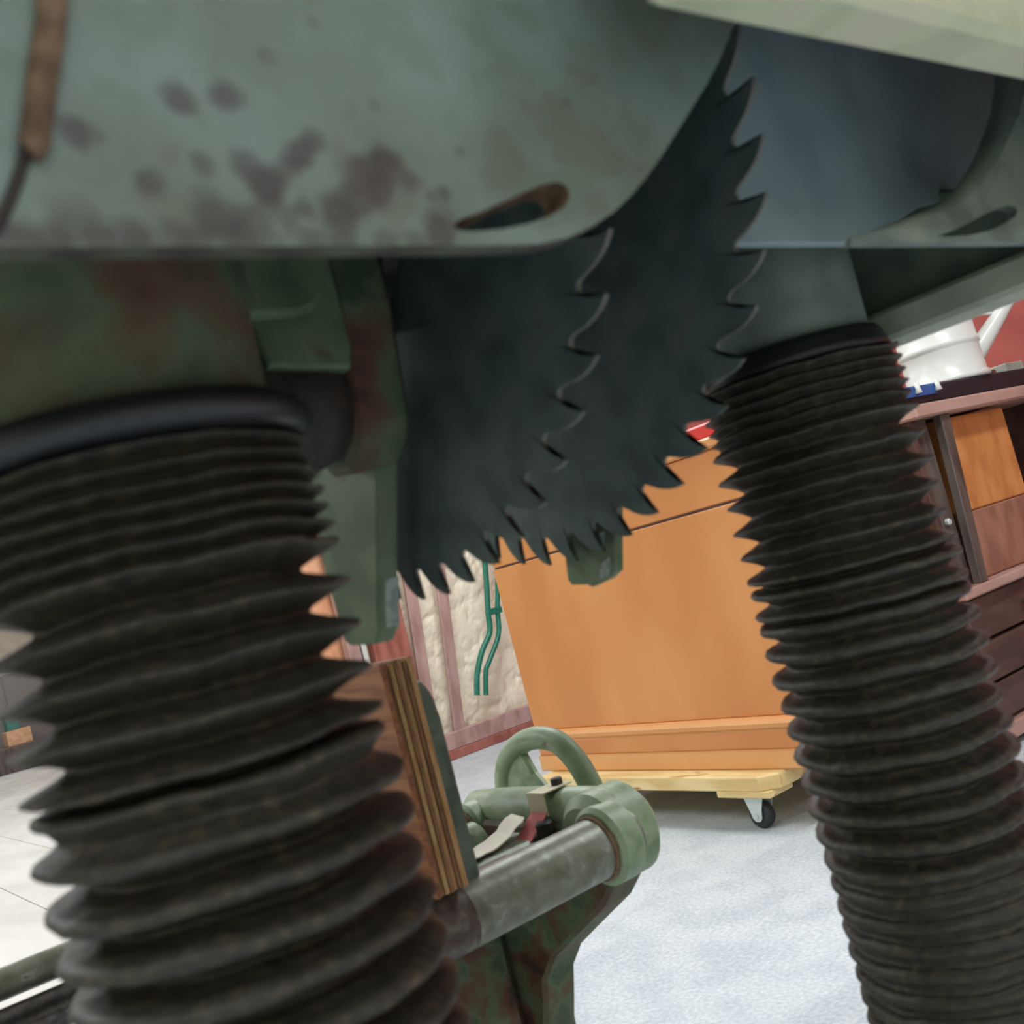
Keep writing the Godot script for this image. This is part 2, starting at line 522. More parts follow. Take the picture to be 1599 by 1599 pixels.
func arc_pts(pts: Array, c: Vector2, r: float, a0: float, a1: float, n: int) -> void:
	for i in n + 1:
		var a := deg_to_rad(lerpf(a0, a1, float(i) / n))
		pts.append(c + Vector2(cos(a), sin(a)) * r)

func saw_machine() -> void:
	var t := thing("saw_machine", "old green cast iron saw with twin toothed blades and two black bellows", "machine", Vector3(.05, 0, 0))

	# front guard: a plate along the arbor whose lower right corner sweeps up in a long curve, with a slanting slot
	var outline := PackedVector2Array([Vector2(-.62, .9037), Vector2(-.2, .9037), Vector2(-.09, .9037), Vector2(-.0680, .9041), Vector2(-.0550, .9062), Vector2(-.0425, .9100), Vector2(-.0300, .9155), Vector2(-.0180, .9225), Vector2(-.0060, .9310), Vector2(.0060, .9405), Vector2(.0180, .9505), Vector2(.0300, .9605), Vector2(.0420, .9708), Vector2(.0540, .9820), Vector2(.0640, .9925), Vector2(.0735, 1.004), Vector2(.083, 1.016), Vector2(.097, 1.027), Vector2(.118, 1.035), Vector2(.15, 1.038), Vector2(.62, 1.038), Vector2(.62, 1.26), Vector2(-.62, 1.26)])  # arm right of the curve is hidden, added to keep lamp light out
	var slot := PackedVector2Array([Vector2(-.1010, .9098), Vector2(-.0985, .9085), Vector2(-.0930, .9082), Vector2(-.0820, .9090), Vector2(-.0700, .9110), Vector2(-.0600, .9137), Vector2(-.0520, .9172), Vector2(-.0488, .9205), Vector2(-.0482, .9232), Vector2(-.0495, .9252), Vector2(-.0525, .9260), Vector2(-.0580, .9252), Vector2(-.0680, .9222), Vector2(-.0800, .9178), Vector2(-.0900, .9142), Vector2(-.0975, .9122)])
	part("front_guard", plate_with_hole(outline, slot, .207, .215), M.guard_paint, t, "large stained green guard plate with a slanting slot")
	# the wall of the slot shows bare rusty metal
	var guard: Node = t.get_node("front_guard")
	part("plate_edge", outline_wall(outline, .207, .215), M.grimy_edge, guard, "grimy edge of the guard plate")
	part("slot_edge", hole_wall(slot, .2010, .2148), M.rust, guard, "rusty inner edge of the slot")
	var rib := spline([Vector3(-.200, 1.06, .2165), Vector3(-.2035, .985, .2165), Vector3(-.2062, .966, .2165), Vector3(-.2130, .945, .2165), Vector3(-.2178, .930, .2165), Vector3(-.2200, .9275, .2160)], 6)
	part("rib", tube(rib, .0036, 14), M.rust, guard, "narrow rusty rib down the guard")
	var seam := spline([Vector3(-.2195, .929, .2148), Vector3(-.2235, .920, .2148), Vector3(-.2300, .909, .2148), Vector3(-.236, .9037, .2148)], 6)
	part("seam", tube(seam, .0016, 10), M.dark_iron, guard)

	# right half of the hood: the inner wall beside the far blade rolls out into the front face
	var arc := [Vector2(.1085, .9043), Vector2(.1120, .9052), Vector2(.1400, .9100), Vector2(.1663, .9146), Vector2(.1860, .9178), Vector2(.2030, .9213), Vector2(.2180, .9262), Vector2(.2300, .9315), Vector2(.2502, .9418), Vector2(.2680, .9520), Vector2(.2850, .9635), Vector2(.3100, .9827), Vector2(.330, 1.003), Vector2(.352, 1.036)]
	var cheek := PackedVector2Array(arc)
	cheek.append(Vector2(.62, 1.036))
	cheek.append(Vector2(.62, .9043))
	var rslot := PackedVector2Array([Vector2(.1815, .9072), Vector2(.1900, .9068), Vector2(.2100, .9075), Vector2(.2320, .9100), Vector2(.2520, .9140), Vector2(.2660, .9185), Vector2(.2700, .9215), Vector2(.2690, .9240), Vector2(.2600, .9245), Vector2(.2440, .9215), Vector2(.2240, .9165), Vector2(.2020, .9110)])
	var ck := part("hood_cheek", plate_with_hole(cheek, rslot, .209, .215), M.hood_paint, t, "green hood cheek with a curved edge and a narrow dark slot")
	part("slot_edge", hole_wall(rslot, .2090, .2148), M.hood_paint, ck)
	part("cheek_edge", outline_wall(cheek, .209, .215), M.hood_paint, ck)
	var lip := []
	var lip_r := []
	for i in arc.size():
		var r := lerpf(.0015, .011, float(i) / (arc.size() - 1))
		lip.append(Vector3(arc[i].x + r * .5, arc[i].y, .215 - r))
		lip_r.append(r)
	part("rolled_lip", tube(lip, lip_r, 20), M.hood_paint, ck)

	part("added_inner_plate", prism([Vector2(.110, .9312), Vector2(.225, .9312), Vector2(.30, .955), Vector2(.335, .960), Vector2(.62, .960), Vector2(.62, 1.20), Vector2(.110, 1.20)], .146, .152, 2, .0005), M.inner_lift_paint, t, "added pale blue grey plate behind the opening, brightness in its colour")  # plate added to set the brightness seen through the opening
	# unseen hood top and back, added to close the guard and shade its inside
	part("hood_top", box(Vector3(-.62, 1.26, -.30), Vector3(.62, 1.275, .30), .003), M.hood_paint, t)
	part("hood_back", prism([Vector2(-.62, 1.09), Vector2(.15, 1.09), Vector2(.16, .93), Vector2(.62, .93), Vector2(.62, 1.26), Vector2(-.62, 1.26)], -.30, -.285, 2, .002), M.hood_paint, t)
	# a light painted rail in front of the guard
	part("front_rail", box(Vector3(-.045, .9585, .262), Vector3(.62, .9850, .288), .004), M.beam_paint, t, "pale green rail in front of the hood")
	part("rail_strip", box(Vector3(-.045, .9850, .272), Vector3(.62, 1.14, .280), .003), M.hood_paint, t)  # carried up out of view to keep lamp light off the inner plate
	for x in [.42, .55]:
		part("rail_bracket", box(Vector3(x - .02, .97, .214), Vector3(x + .02, 1.0, .263), .002), M.hood_paint, t)

	# arbor and the two blades
	part("arbor", rod(Vector3(-.30, 1.00196, 0), Vector3(.40, 1.00196, 0), .02), M.dark_rod, t)
	var bm := blade_mesh(0.0, -0.5284)
	var b0 := part("blade", bm[0], M.blade_steel, t, "dark steel circular saw blade with hooked teeth")
	part("flange", rod(Vector3(-.012, 1.00196, 0), Vector3(-.002, 1.00196, 0), .055, 40), M.dark_rod, b0)
	part("tooth_edge", bm[1], M.lit_ground_steel, b0, "ground edge of the teeth, lightened for the light it catches")
	bm = blade_mesh(0.0974, -0.1942)
	var b1 := part("blade", bm[0], M.blade_steel, t, "second dark circular saw blade behind the first")
	part("flange", rod(Vector3(.085, 1.00196, 0), Vector3(.095, 1.00196, 0), .055, 40), M.dark_rod, b1)

	part("tooth_edge", bm[1], M.lit_ground_steel, b1, "ground edge of the teeth, lightened for the light it catches")
	# hangers beside the blades
	var up := begin()
	add_prism(up, PackedVector2Array([Vector2(.075, 1.2), Vector2(.052, 1.02), Vector2(.0445, .975), Vector2(.0445, .948), Vector2(.040, .920), Vector2(.0355, .892), Vector2(.0285, .881), Vector2(.0145, .8725), Vector2(-.004, .874), Vector2(-.014, .885), Vector2(-.016, .905), Vector2(-.012, .95), Vector2(-.02, 1.0), Vector2(-.03, 1.2)]), -.046, -.013, 0, .004)
	var hg := part("hanger", done(up), M.rusty_casting, t, "green and rusty cast hanger beside the near blade")
	part("hanger_plate", prism([Vector2(.0145, .90), Vector2(.0145, .8725), Vector2(-.0195, .8049), Vector2(-.0245, .7930), Vector2(-.032, .7862), Vector2(-.062, .7885), Vector2(-.0662, .7910), Vector2(-.0700, .8409), Vector2(-.052, .895), Vector2(-.048, .93), Vector2(-.01, .93)], -.028, -.015, 0, .0015), M.hanger_green, hg, "pale green lower plate with chipped corner")
	part("paint_chip", prism([Vector2(-.0125, .818), Vector2(-.0165, .8105), Vector2(-.0195, .8049), Vector2(-.0240, .7935), Vector2(-.0285, .7905)], -.0235, -.0149, 0, 0.0), M.chipped_patch, hg)
	var far := part("hanger", prism([Vector2(.045, 1.2), Vector2(.040, .90), Vector2(.0325, .8256), Vector2(.0190, .7905), Vector2(.0105, .7872), Vector2(-.006, .7850), Vector2(-.0095, .7872), Vector2(-.0235, .7890), Vector2(-.0255, .7930), Vector2(-.0215, .8105), Vector2(-.018, .84), Vector2(-.02, 1.2)], .106, .113, 0, .0012), M.hanger_green, t, "dark green end of the hanger behind the far blade")
	part("paint_chip", prism([Vector2(.0165, .7935), Vector2(.0175, .800), Vector2(.009, .7970), Vector2(.005, .7885), Vector2(.011, .7886)], .1053, .1062, 0, 0.0), M.chipped_patch, far)
	part("paint_chip", prism([Vector2(.0185, .8150), Vector2(.0120, .8135), Vector2(.0050, .8150), Vector2(.0010, .8110), Vector2(.0085, .8065), Vector2(.0150, .8060)], .1053, .1062, 0, 0.0), M.chipped_patch, far)

	# housing round the arbor on the left, with the boss over the near bellows
	part("housing", box(Vector3(-.62, .955, -.285), Vector3(-.22, 1.26, -.02), .01), M.rusty_casting, t)
	var boss_l := part("boss", lathe([Vector2(0, .884), Vector2(.050, .884), Vector2(.053, .888), Vector2(.054, .93), Vector2(.060, .975), Vector2(.074, 1.02), Vector2(.08, 1.24), Vector2(0, 1.24)], Vector3(-.165, 0, .075), Vector3.UP, 48), M.rusty_casting, t, "mottled green casting above the near bellows")
	part("web", prism([Vector2(-.125, 1.2), Vector2(-.118, .99), Vector2(-.110, .9395), Vector2(-.0930, .9375), Vector2(-.0912, .926), Vector2(-.0895, .9190), Vector2(-.075, .9170), Vector2(-.049, .9150), Vector2(-.046, .925), Vector2(-.046, 1.2)], .040, .050, 2, .0015), M.hanger_green, boss_l)
	part("lug", prism([Vector2(-.110, .9395), Vector2(-.090, .9390), Vector2(-.074, .9390), Vector2(-.064, .9420), Vector2(-.057, .950), Vector2(-.051, .966), Vector2(-.050, 1.0), Vector2(-.110, 1.0)], .050, .058, 2, .003), M.hanger_green, boss_l)
	part("bearing_cup", lathe([Vector2(0, -.125), Vector2(.027, -.125), Vector2(.031, -.121), Vector2(.032, -.115), Vector2(.032, -.06), Vector2(.028, -.0475), Vector2(0, -.047)], Vector3(0, .907, .014), Vector3.RIGHT, 48), M.dark_iron, t, "dark iron cup beside the hanger")

	# right boss, neck and the side plate with its lower flange
	var boss_r := part("boss", lathe([Vector2(0, .890), Vector2(.046, .890), Vector2(.049, .894), Vector2(.050, .95), Vector2(.054, 1.0), Vector2(.06, 1.24), Vector2(0, 1.24)], Vector3(.252, 0, .068), Vector3.UP, 48), M.hood_paint, t, "green casting above the far bellows")
	var sp := part("side_plate", prism([Vector2(-.12, .906), Vector2(.206, .906), Vector2(.206, .945), Vector2(.143, .968), Vector2(.140, .975), Vector2(.140, 1.26), Vector2(-.12, 1.26)], .322, .338, 0, .002), M.green_paint, t, "dark green side plate of the frame")
	part("flange", box(Vector3(.300, .886, .055), Vector3(.345, .906, .300), .003), M.flange_lit_paint, sp, "grey green flange along the lower edge")
	part("bolt", rod(Vector3(.312, .886, .082), Vector3(.312, .875, .082), .008, 16), M.dark_iron, sp)

	# bellows
	var fl := []
	var y := .8725
	while y > .838:
		fl.append([y, .0640 + .0003 * fl.size(), .0570])
		y -= .0066
	for v in [.8325, .8162, .7998, .7838, .7680]:
		fl.append([v, .0655, .0480])
	fl.append([.7600, .0640, .0560])
	y = .7445
	while y > .36:
		fl.append([y, .0665, .0500])
		y -= .0162
	var bl := part("bellows", bellows_mesh(Vector2(-.165, .075), fl, Vector2(.006, -.002), 3), M.rubber, t, "dusty black rubber bellows, wide folds")
	part("collar", lathe([Vector2(.050, .8905), Vector2(.0600, .8900), Vector2(.0660, .8872), Vector2(.0682, .8830), Vector2(.0676, .8790), Vector2(.0645, .8765), Vector2(.0615, .8745), Vector2(.05, .872)], Vector3(-.165, 0, .075), Vector3.UP, 72), M.black_rubber, bl, "smooth black rubber collar")
	part("clip", tube(spline([Vector3(-.1225, .893, .124), Vector3(-.1210, .8880, .1270), Vector3(-.1195, .884, .1280)], 4), .0012, 8), M.black_rubber, bl)
	var fr := []
	y = .8790
	while y > .842:
		fr.append([y, .0625, .0570])
		y -= .0072
	y = .8410
	while y > .770:
		fr.append([y, .0640, .0500])
		y -= .0160
	for v in [.7610, .7520, .7380, .7295]:
		fr.append([v, .0640, .0530])
	y = .7140
	while y > .60:
		fr.append([y, .0648, .0525])
		y -= .0162
	while y > .36:
		fr.append([y, .0635, .0570])
		y -= .0140
	var br := part("bellows", bellows_mesh(Vector2(.252, .068), fr, Vector2(-.002, .002), 8), M.rubber, t, "dusty black rubber bellows, tightly folded at its top")
	part("collar", lathe([Vector2(.046, .8960), Vector2(.0535, .8950), Vector2(.0560, .8910), Vector2(.0570, .8860), Vector2(.059, .8820), Vector2(.05, .878)], Vector3(.252, 0, .068), Vector3.UP, 64), M.black_rubber, br, "black rubber collar")
	for c in [[Vector3(-.159, 0, .073), "near"], [Vector3(.250, 0, .070), "far"]]:
		part("column", lathe([Vector2(0, .02), Vector2(.04, .02), Vector2(.04, .38), Vector2(0, .38)], c[0], Vector3.UP, 32), M.dark_rod, t)
		part("foot", lathe([Vector2(0, 0), Vector2(.11, 0), Vector2(.11, .015), Vector2(.06, .03), Vector2(0, .03)], c[0], Vector3.UP, 40), M.rusty_casting, t)
	# rear columns that carry the hood
	for q in [Vector2(-.58, -.25), Vector2(.50, -.11)]:
		part("frame_leg", box(Vector3(q.x - .03, 0, q.y - .03), Vector3(q.x + .03, 1.262, q.y + .03), .006), M.rusty_casting, t)

# a plate from z0 to z1 with one hole
func plate_with_hole(outer: PackedVector2Array, hole: PackedVector2Array, z0: float, z1: float) -> ArrayMesh:
	var st := begin()
	# cut along a seam from the hole to the outline so that one polygon holds both
	var o := outer.duplicate()
	var hp := hole.duplicate()
	var ao := 0.0
	for i in o.size():
		ao += o[i].cross(o[(i + 1) % o.size()])
	if ao < 0:
		o.reverse()
	var ah := 0.0
	for i in hp.size():
		ah += hp[i].cross(hp[(i + 1) % hp.size()])
	if ah > 0:
		hp.reverse()
	var best := [1e9, 0, 0]
	for i in o.size():
		for j in hp.size():
			var d := o[i].distance_squared_to(hp[j])
			if d < best[0]:
				best = [d, i, j]
	var poly := PackedVector2Array()
	for i in range(best[1] + 1):
		poly.append(o[i])
	for j in hp.size() + 1:
		poly.append(hp[(best[2] + j) % hp.size()] + (Vector2(1e-6, 0) if j == hp.size() else Vector2.ZERO))
	poly.append(o[best[1]] + Vector2(1e-6, 0))
	for i in range(best[1] + 1, o.size()):
		poly.append(o[i])
	var tr := Geometry2D.triangulate_polygon(poly)
	if tr.is_empty():
		push_error("guard outline")
	for i in range(0, tr.size(), 3):
		var a := poly[tr[i]]
		var b := poly[tr[i + 1]]
		var c := poly[tr[i + 2]]
		if (b - a).cross(c - a) < 0:
			var q := b
			b = c
			c = q
		tri(st, lift(a, z1, 2), lift(b, z1, 2), lift(c, z1, 2))
		tri(st, lift(a, z0, 2), lift(c, z0, 2), lift(b, z0, 2))
	return done(st)

func outline_wall(o: PackedVector2Array, z0: float, z1: float) -> ArrayMesh:
	var st := begin()
	for i in o.size():
		var j := (i + 1) % o.size()
		quad(st, lift(o[i], z0, 2), lift(o[j], z0, 2), lift(o[j], z1, 2), lift(o[i], z1, 2))
	return done(st)

func hole_wall(hole: PackedVector2Array, z0: float, z1: float) -> ArrayMesh:
	var st := begin(true)
	for i in hole.size():
		var j := (i + 1) % hole.size()
		quad(st, lift(hole[i], z0, 2), lift(hole[i], z1, 2), lift(hole[j], z1, 2), lift(hole[j], z0, 2))
	return done(st)

# ------------------------------------------------------------------ the clamp stand behind the machine
func clamp_stand() -> void:
	var t := thing("clamp_stand", "green cast clamp stand with round rods and looped handle behind the saw", "stand", Vector3(.31, 0, -.5))
	var web := part("end_standard", prism([Vector2(-.270, .572), Vector2(-.258, .558), Vector2(-.258, .545), Vector2(-.262, .530), Vector2(-.298, .496), Vector2(-.351, .464), Vector2(-.395, .437), Vector2(-.418, .412), Vector2(-.430, .38), Vector2(-.441, .353), Vector2(-.452, .2), Vector2(-.40, .06), Vector2(-.38, 0), Vector2(-.78, 0), Vector2(-.74, .06), Vector2(-.68, .35), Vector2(-.62, .5), Vector2(-.53, .57)], .272, .314, 0, .004), M.rusty_casting, t, "rusty green upright casting")
	part("pedestal", box(Vector3(.10, 0, -.70), Vector3(.273, .50, -.462), .012), M.rusty_casting, web)
	# head: rounded crossbar, a disc head and split bosses round the rods
	var bar := [Vector3(.302, .570, -.520), Vector3(.302, .570, -.515), Vector3(.302, .571, -.505), Vector3(.302, .573, -.45), Vector3(.302, .575, -.38), Vector3(.302, .574, -.31), Vector3(.302, .572, -.29), Vector3(.302, .571, -.285)]
	part("crossbar", tube(bar, [.008, .016, .0215, .0225, .0225, .0235, .016, .006], 28), M.bright_green, t, "light green rounded crossbar")
	part("head", rod(Vector3(.270, .556, -.292), Vector3(.330, .556, -.292), .0425, 48, .010), M.bright_green, t, "rounded end of the crossbar")
	for b in [[-.270, .556, .0350, .264, .292], [-.487, .562, .0260, .268, .300], [-.447, .556, .0210, .236, .258]]:
		var bo := part("boss", rod(Vector3(b[3], b[1], b[0]), Vector3(b[4], b[1], b[0]), b[2], 40, .004), M.bright_green, t)
		part("bush", rod(Vector3(b[3] - .004, b[1], b[0]), Vector3(b[3] + .002, b[1], b[0]), b[2] * .82, 32, .001), M.rust, bo)
	# rods
	part("front_rod", rod(Vector3(-.42, .556, -.270), Vector3(.30, .556, -.270), .0265, 40), M.worn_rod, t, "thick worn greenish rod")
	part("rear_rod", rod(Vector3(-.42, .562, -.487), Vector3(.30, .562, -.487), .0165, 32), M.dark_rod, t, "polished dark steel rod")
	part("stain", rod(Vector3(.03, .556, -.270), Vector3(.116, .556, -.270), .0267, 40, .0001), M.rod_stain, t.get_node("front_rod"), "dark purple brown stain on the rod")
	part("tie_rod", rod(Vector3(-.42, .5925, -.505), Vector3(.080, .5925, -.505), .0125, 32), M.worn_rod, t, "thin green rod above the rear rod")
	part("inner_rod", rod(Vector3(-.1, .553, -.320), Vector3(.205, .553, -.320), .0165, 32), M.dark_rod, t)
	part("inner_rod", rod(Vector3(.205, .553, -.320), Vector3(.285, .553, -.320), .0150, 32), M.rust, t)
	part("guide_bar", box(Vector3(-.1, .548, -.402), Vector3(.268, .5645, -.345), .003), M.worn_rod, t, "flat grey guide bar")
	# screw with real thread ridges
	var prof := [Vector2(0, 0)]
	var xx := 0.0
	while xx < .34:
		prof.append(Vector2(.0115, xx))
		prof.append(Vector2(.0150, xx + .002))
		prof.append(Vector2(.0150, xx + .003))
		prof.append(Vector2(.0115, xx + .005))
		xx += .0055
	prof.append(Vector2(0, xx))
	part("screw", lathe(prof, Vector3(-.03, .545, -.455), Vector3.RIGHT, 20, false), M.rust, t, "rusty threaded screw")
	part("nut", rod(Vector3(.266, .556, -.343), Vector3(.266, .577, -.343), .0085, 12, .002), M.dark_iron, t)
	# looped handle beyond the crossbar, its left leg filled by a web
	var loop := spline([Vector3(.372, .540, -.560), Vector3(.372, .585, -.546), Vector3(.372, .612, -.522), Vector3(.372, .627, -.480), Vector3(.372, .624, -.436), Vector3(.372, .604, -.410), Vector3(.372, .575, -.395), Vector3(.372, .540, -.385)], 8)
	var hd := part("handle", tube(loop, .0125, 20), M.bright_green, t, "light green looped handle")
	part("handle_web", prism([Vector2(-.548, .55), Vector2(-.540, .590), Vector2(-.520, .612), Vector2(-.498, .618), Vector2(-.492, .606), Vector2(-.484, .590), Vector2(-.466, .570), Vector2(-.458, .55)], .367, .377, 0, .003), M.bright_green, hd)
	part("handle_arm", box(Vector3(.325, .535, -.565), Vector3(.385, .555, -.375), .005), M.bright_green, hd)
	# fixed jaw: an iron plate with a rounded top corner
	var jaw := []
	jaw.append(Vector2(-.55, .545))
	jaw.append(Vector2(-.266, .545))
	jaw.append(Vector2(-.262, .560))
	jaw.append(Vector2(-.262, .71))
	arc_pts(jaw, Vector2(-.290, .718), .026, 0, 90, 8)
	jaw.append(Vector2(-.55, .744))
	part("jaw_plate", prism(jaw, .1185, .139, 0, .003), M.green_paint, t, "dark green iron jaw plate")
	part("jaw_foot", box(Vector3(.115, .535, -.54), Vector3(.175, .563, -.300), .004), M.green_paint, t)
	# second standard under the other end of the rods
	part("end_standard", prism([Vector2(-.24, .60), Vector2(-.25, .50), Vector2(-.40, .40), Vector2(-.38, 0), Vector2(-.72, 0), Vector2(-.60, .40), Vector2(-.56, .60)], -.45, -.40, 0, .006), M.rusty_casting, t)

	# plywood board stood against the jaw: seven plies
	var p := thing("plywood_board", "upright brown plywood board clamped against the green jaw plate", "board", Vector3(.10, .585, -.42))
	var xs := [.0855, .0905, .0940, .0985, .1020, .1065, .1100, .1150]
	for i in 7:
		part("ply", box(Vector3(xs[i] + .0002, .5835, -.60), Vector3(xs[i + 1] - .0002, .7645 - .0012 * (i % 3), -.2440 - .0012 * ((i * 2) % 3)), .0006), M.ply_face if i == 0 else (M.ply_light if i % 2 == 0 else M.ply_dark), p)
	# white torn paper on the guide bar, and a folded tag
	var st := begin()
	var pts_a := []
	var pts_b := []
	var rng := RandomNumberGenerator.new()
	rng.seed = 5
	for i in 15:
		var f := i / 14.0
		var x := .142 + .122 * f
		var yy := .5690 + .011 * smoothstep(.62, 1.0, f) + .0006 * sin(f * 21)
		pts_a.append(Vector3(x + .006, yy + .0005, -.374 - .024 * f + rng.randf_range(-.002, .002)))
		pts_b.append(Vector3(x, yy, -.342 - .024 * f + rng.randf_range(-.003, .003)))
	for i in 14:
		quad(st, pts_b[i], pts_b[i + 1], pts_a[i + 1], pts_a[i])
		var dn := Vector3(0, -.0012, 0)
		quad(st, pts_a[i] + dn, pts_a[i + 1] + dn, pts_b[i + 1] + dn, pts_b[i] + dn)
		quad(st, pts_b[i] + dn, pts_b[i + 1] + dn, pts_b[i + 1], pts_b[i])
		quad(st, pts_a[i], pts_a[i + 1], pts_a[i + 1] + dn, pts_a[i] + dn)
	single("paper_strip", done(st), M.paper, "torn white paper strip lying along the clamp rods", "paper")
	var tag := thing("paper_tag", "folded cream and pink card tag on the green crossbar", "tag", Vector3(.285, .58, -.365))
	part("tag_card", box(Vector3(.2745, .5780, -.372), Vector3(.2760, .5990, -.3455), .0003), M.cream_card, tag)
	part("tag_fold", box(Vector3(.2745, .5985, -.372), Vector3(.312, .6000, -.3455), .0003), M.cream_card, tag)
	part("pink_flap", box(Vector3(-.016, -.0006, -.0125), Vector3(.016, .0006, .0125), .0003, Transform3D(Basis(Vector3.BACK, .62), Vector3(.2615, .5725, -.3575))), M.pink_card, tag, "pink flap of the tag")
	part("tag_pin", rod(Vector3(.302, .600, -.356), Vector3(.302, .6065, -.356), .006, 10, .001), M.dark_iron, tag)

# ------------------------------------------------------------------ furniture behind
func piano() -> void:
	var t := thing("upright_cabinet", "tall orange brown wooden cabinet with moulded plinth standing on a dolly", "cabinet", Vector3(2.1, .155, -1.75))
	var z0 := -2.410
	var z1 := -1.265
	part("side_panel", box(Vector3(1.77, .292, z0), Vector3(2.36, .853, z1), .003), M.cabinet_wood, t)
	part("upper_panel", box(Vector3(1.772, .860, z0 + .002), Vector3(2.36, 1.005, z1), .003), M.cabinet_wood, t)
	part("groove", box(Vector3(1.778, .850, z0 + .006), Vector3(2.355, .863, z1 - .006), .0), M.shelf_wood, t)
	part("top_board", box(Vector3(1.755, 1.005, z0 - .012), Vector3(2.375, 1.035, z1 + .012), .006), M.moulding_wood, t)
	# moulding, a cove and a plinth
	part("moulding", prism([Vector2(1.80, .293), Vector2(1.762, .293), Vector2(1.752, .288), Vector2(1.747, .278), Vector2(1.752, .266), Vector2(1.766, .258), Vector2(1.768, .252), Vector2(1.80, .252)], z0 - .008, z1 + .008, 2), M.moulding_wood, t, "paler moulding strip")
	part("plinth", box(Vector3(1.768, .205, z0), Vector3(2.36, .254, z1), .002), M.cabinet_wood, t)
	part("base_board", box(Vector3(1.760, .153, z0 - .004), Vector3(2.365, .206, z1 + .004), .004), M.moulding_wood, t)
	# red box and knob on top
	single("red_box", box(Vector3(1.80, 1.0365, -1.44), Vector3(1.90, 1.078, -1.25), .006), M.red_plastic, "small red plastic box lying on the wooden cabinet", "box")
	single("white_reel", rod(Vector3(1.78, 1.0365, -1.475), Vector3(1.78, 1.085, -1.475), .020, 24, .004), M.cream_card, "small cream reel beside the red box", "reel")

	var d := thing("dolly", "pale pine furniture dolly with black casters under the wooden cabinet", "dolly", Vector3(2.0, 0, -1.75))
	var zc := -1.370
	part("deck", prism([Vector2(1.70, -2.36), Vector2(1.70, zc - .045), Vector2(1.735, zc), Vector2(2.36, zc), Vector2(2.36, -2.36)], .112, .1525, 1, .004), M.pine, d)
	var wheels := 0
	for q in [[1.752, -1.475], [1.752, -2.26], [2.30, -1.475], [2.30, -2.26]]:
		part("block", box(Vector3(q[0] - .05, .094, q[1] - .10), Vector3(q[0] + .05, .113, q[1] + .085), .003), M.pine, d)
		var c := part("caster", box(Vector3(q[0] - .035, .088, q[1] - .045), Vector3(q[0] + .035, .0945, q[1] + .045), .002), M.caster_metal, d)
		for s in [-1.0, 1.0]:
			part("fork", prism([Vector2(q[1] - .034, .0885), Vector2(q[1] - .022, .050), Vector2(q[1] - .018, .030), Vector2(q[1] - .010, .022), Vector2(q[1] + .004, .022), Vector2(q[1] + .012, .030), Vector2(q[1] + .018, .055), Vector2(q[1] + .032, .0885)], q[0] + s * .021 - .0015, q[0] + s * .021 + .0015, 0), M.caster_metal, c)
		part("axle", rod(Vector3(q[0] - .027, .037, q[1] - .003), Vector3(q[0] + .027, .037, q[1] - .003), .006, 12, .001), M.caster_metal, c)
		part("wheel", lathe([Vector2(0, -.015), Vector2(.028, -.015), Vector2(.034, -.013), Vector2(.0365, -.006), Vector2(.0365, .006), Vector2(.034, .013), Vector2(.028, .015), Vector2(0, .015)], Vector3(q[0], .0367, q[1] - .003), Vector3.RIGHT, 32), M.tyre, c)
		wheels += 1

func slat(x_top: float, x_bot: float, y_top: float, y_bot: float, w: float, z0: float, z1: float) -> ArrayMesh:
	return prism([Vector2(x_bot, y_bot), Vector2(x_bot + w, y_bot), Vector2(x_top + w, y_top), Vector2(x_top, y_top)], z0, z1, 2, .004)

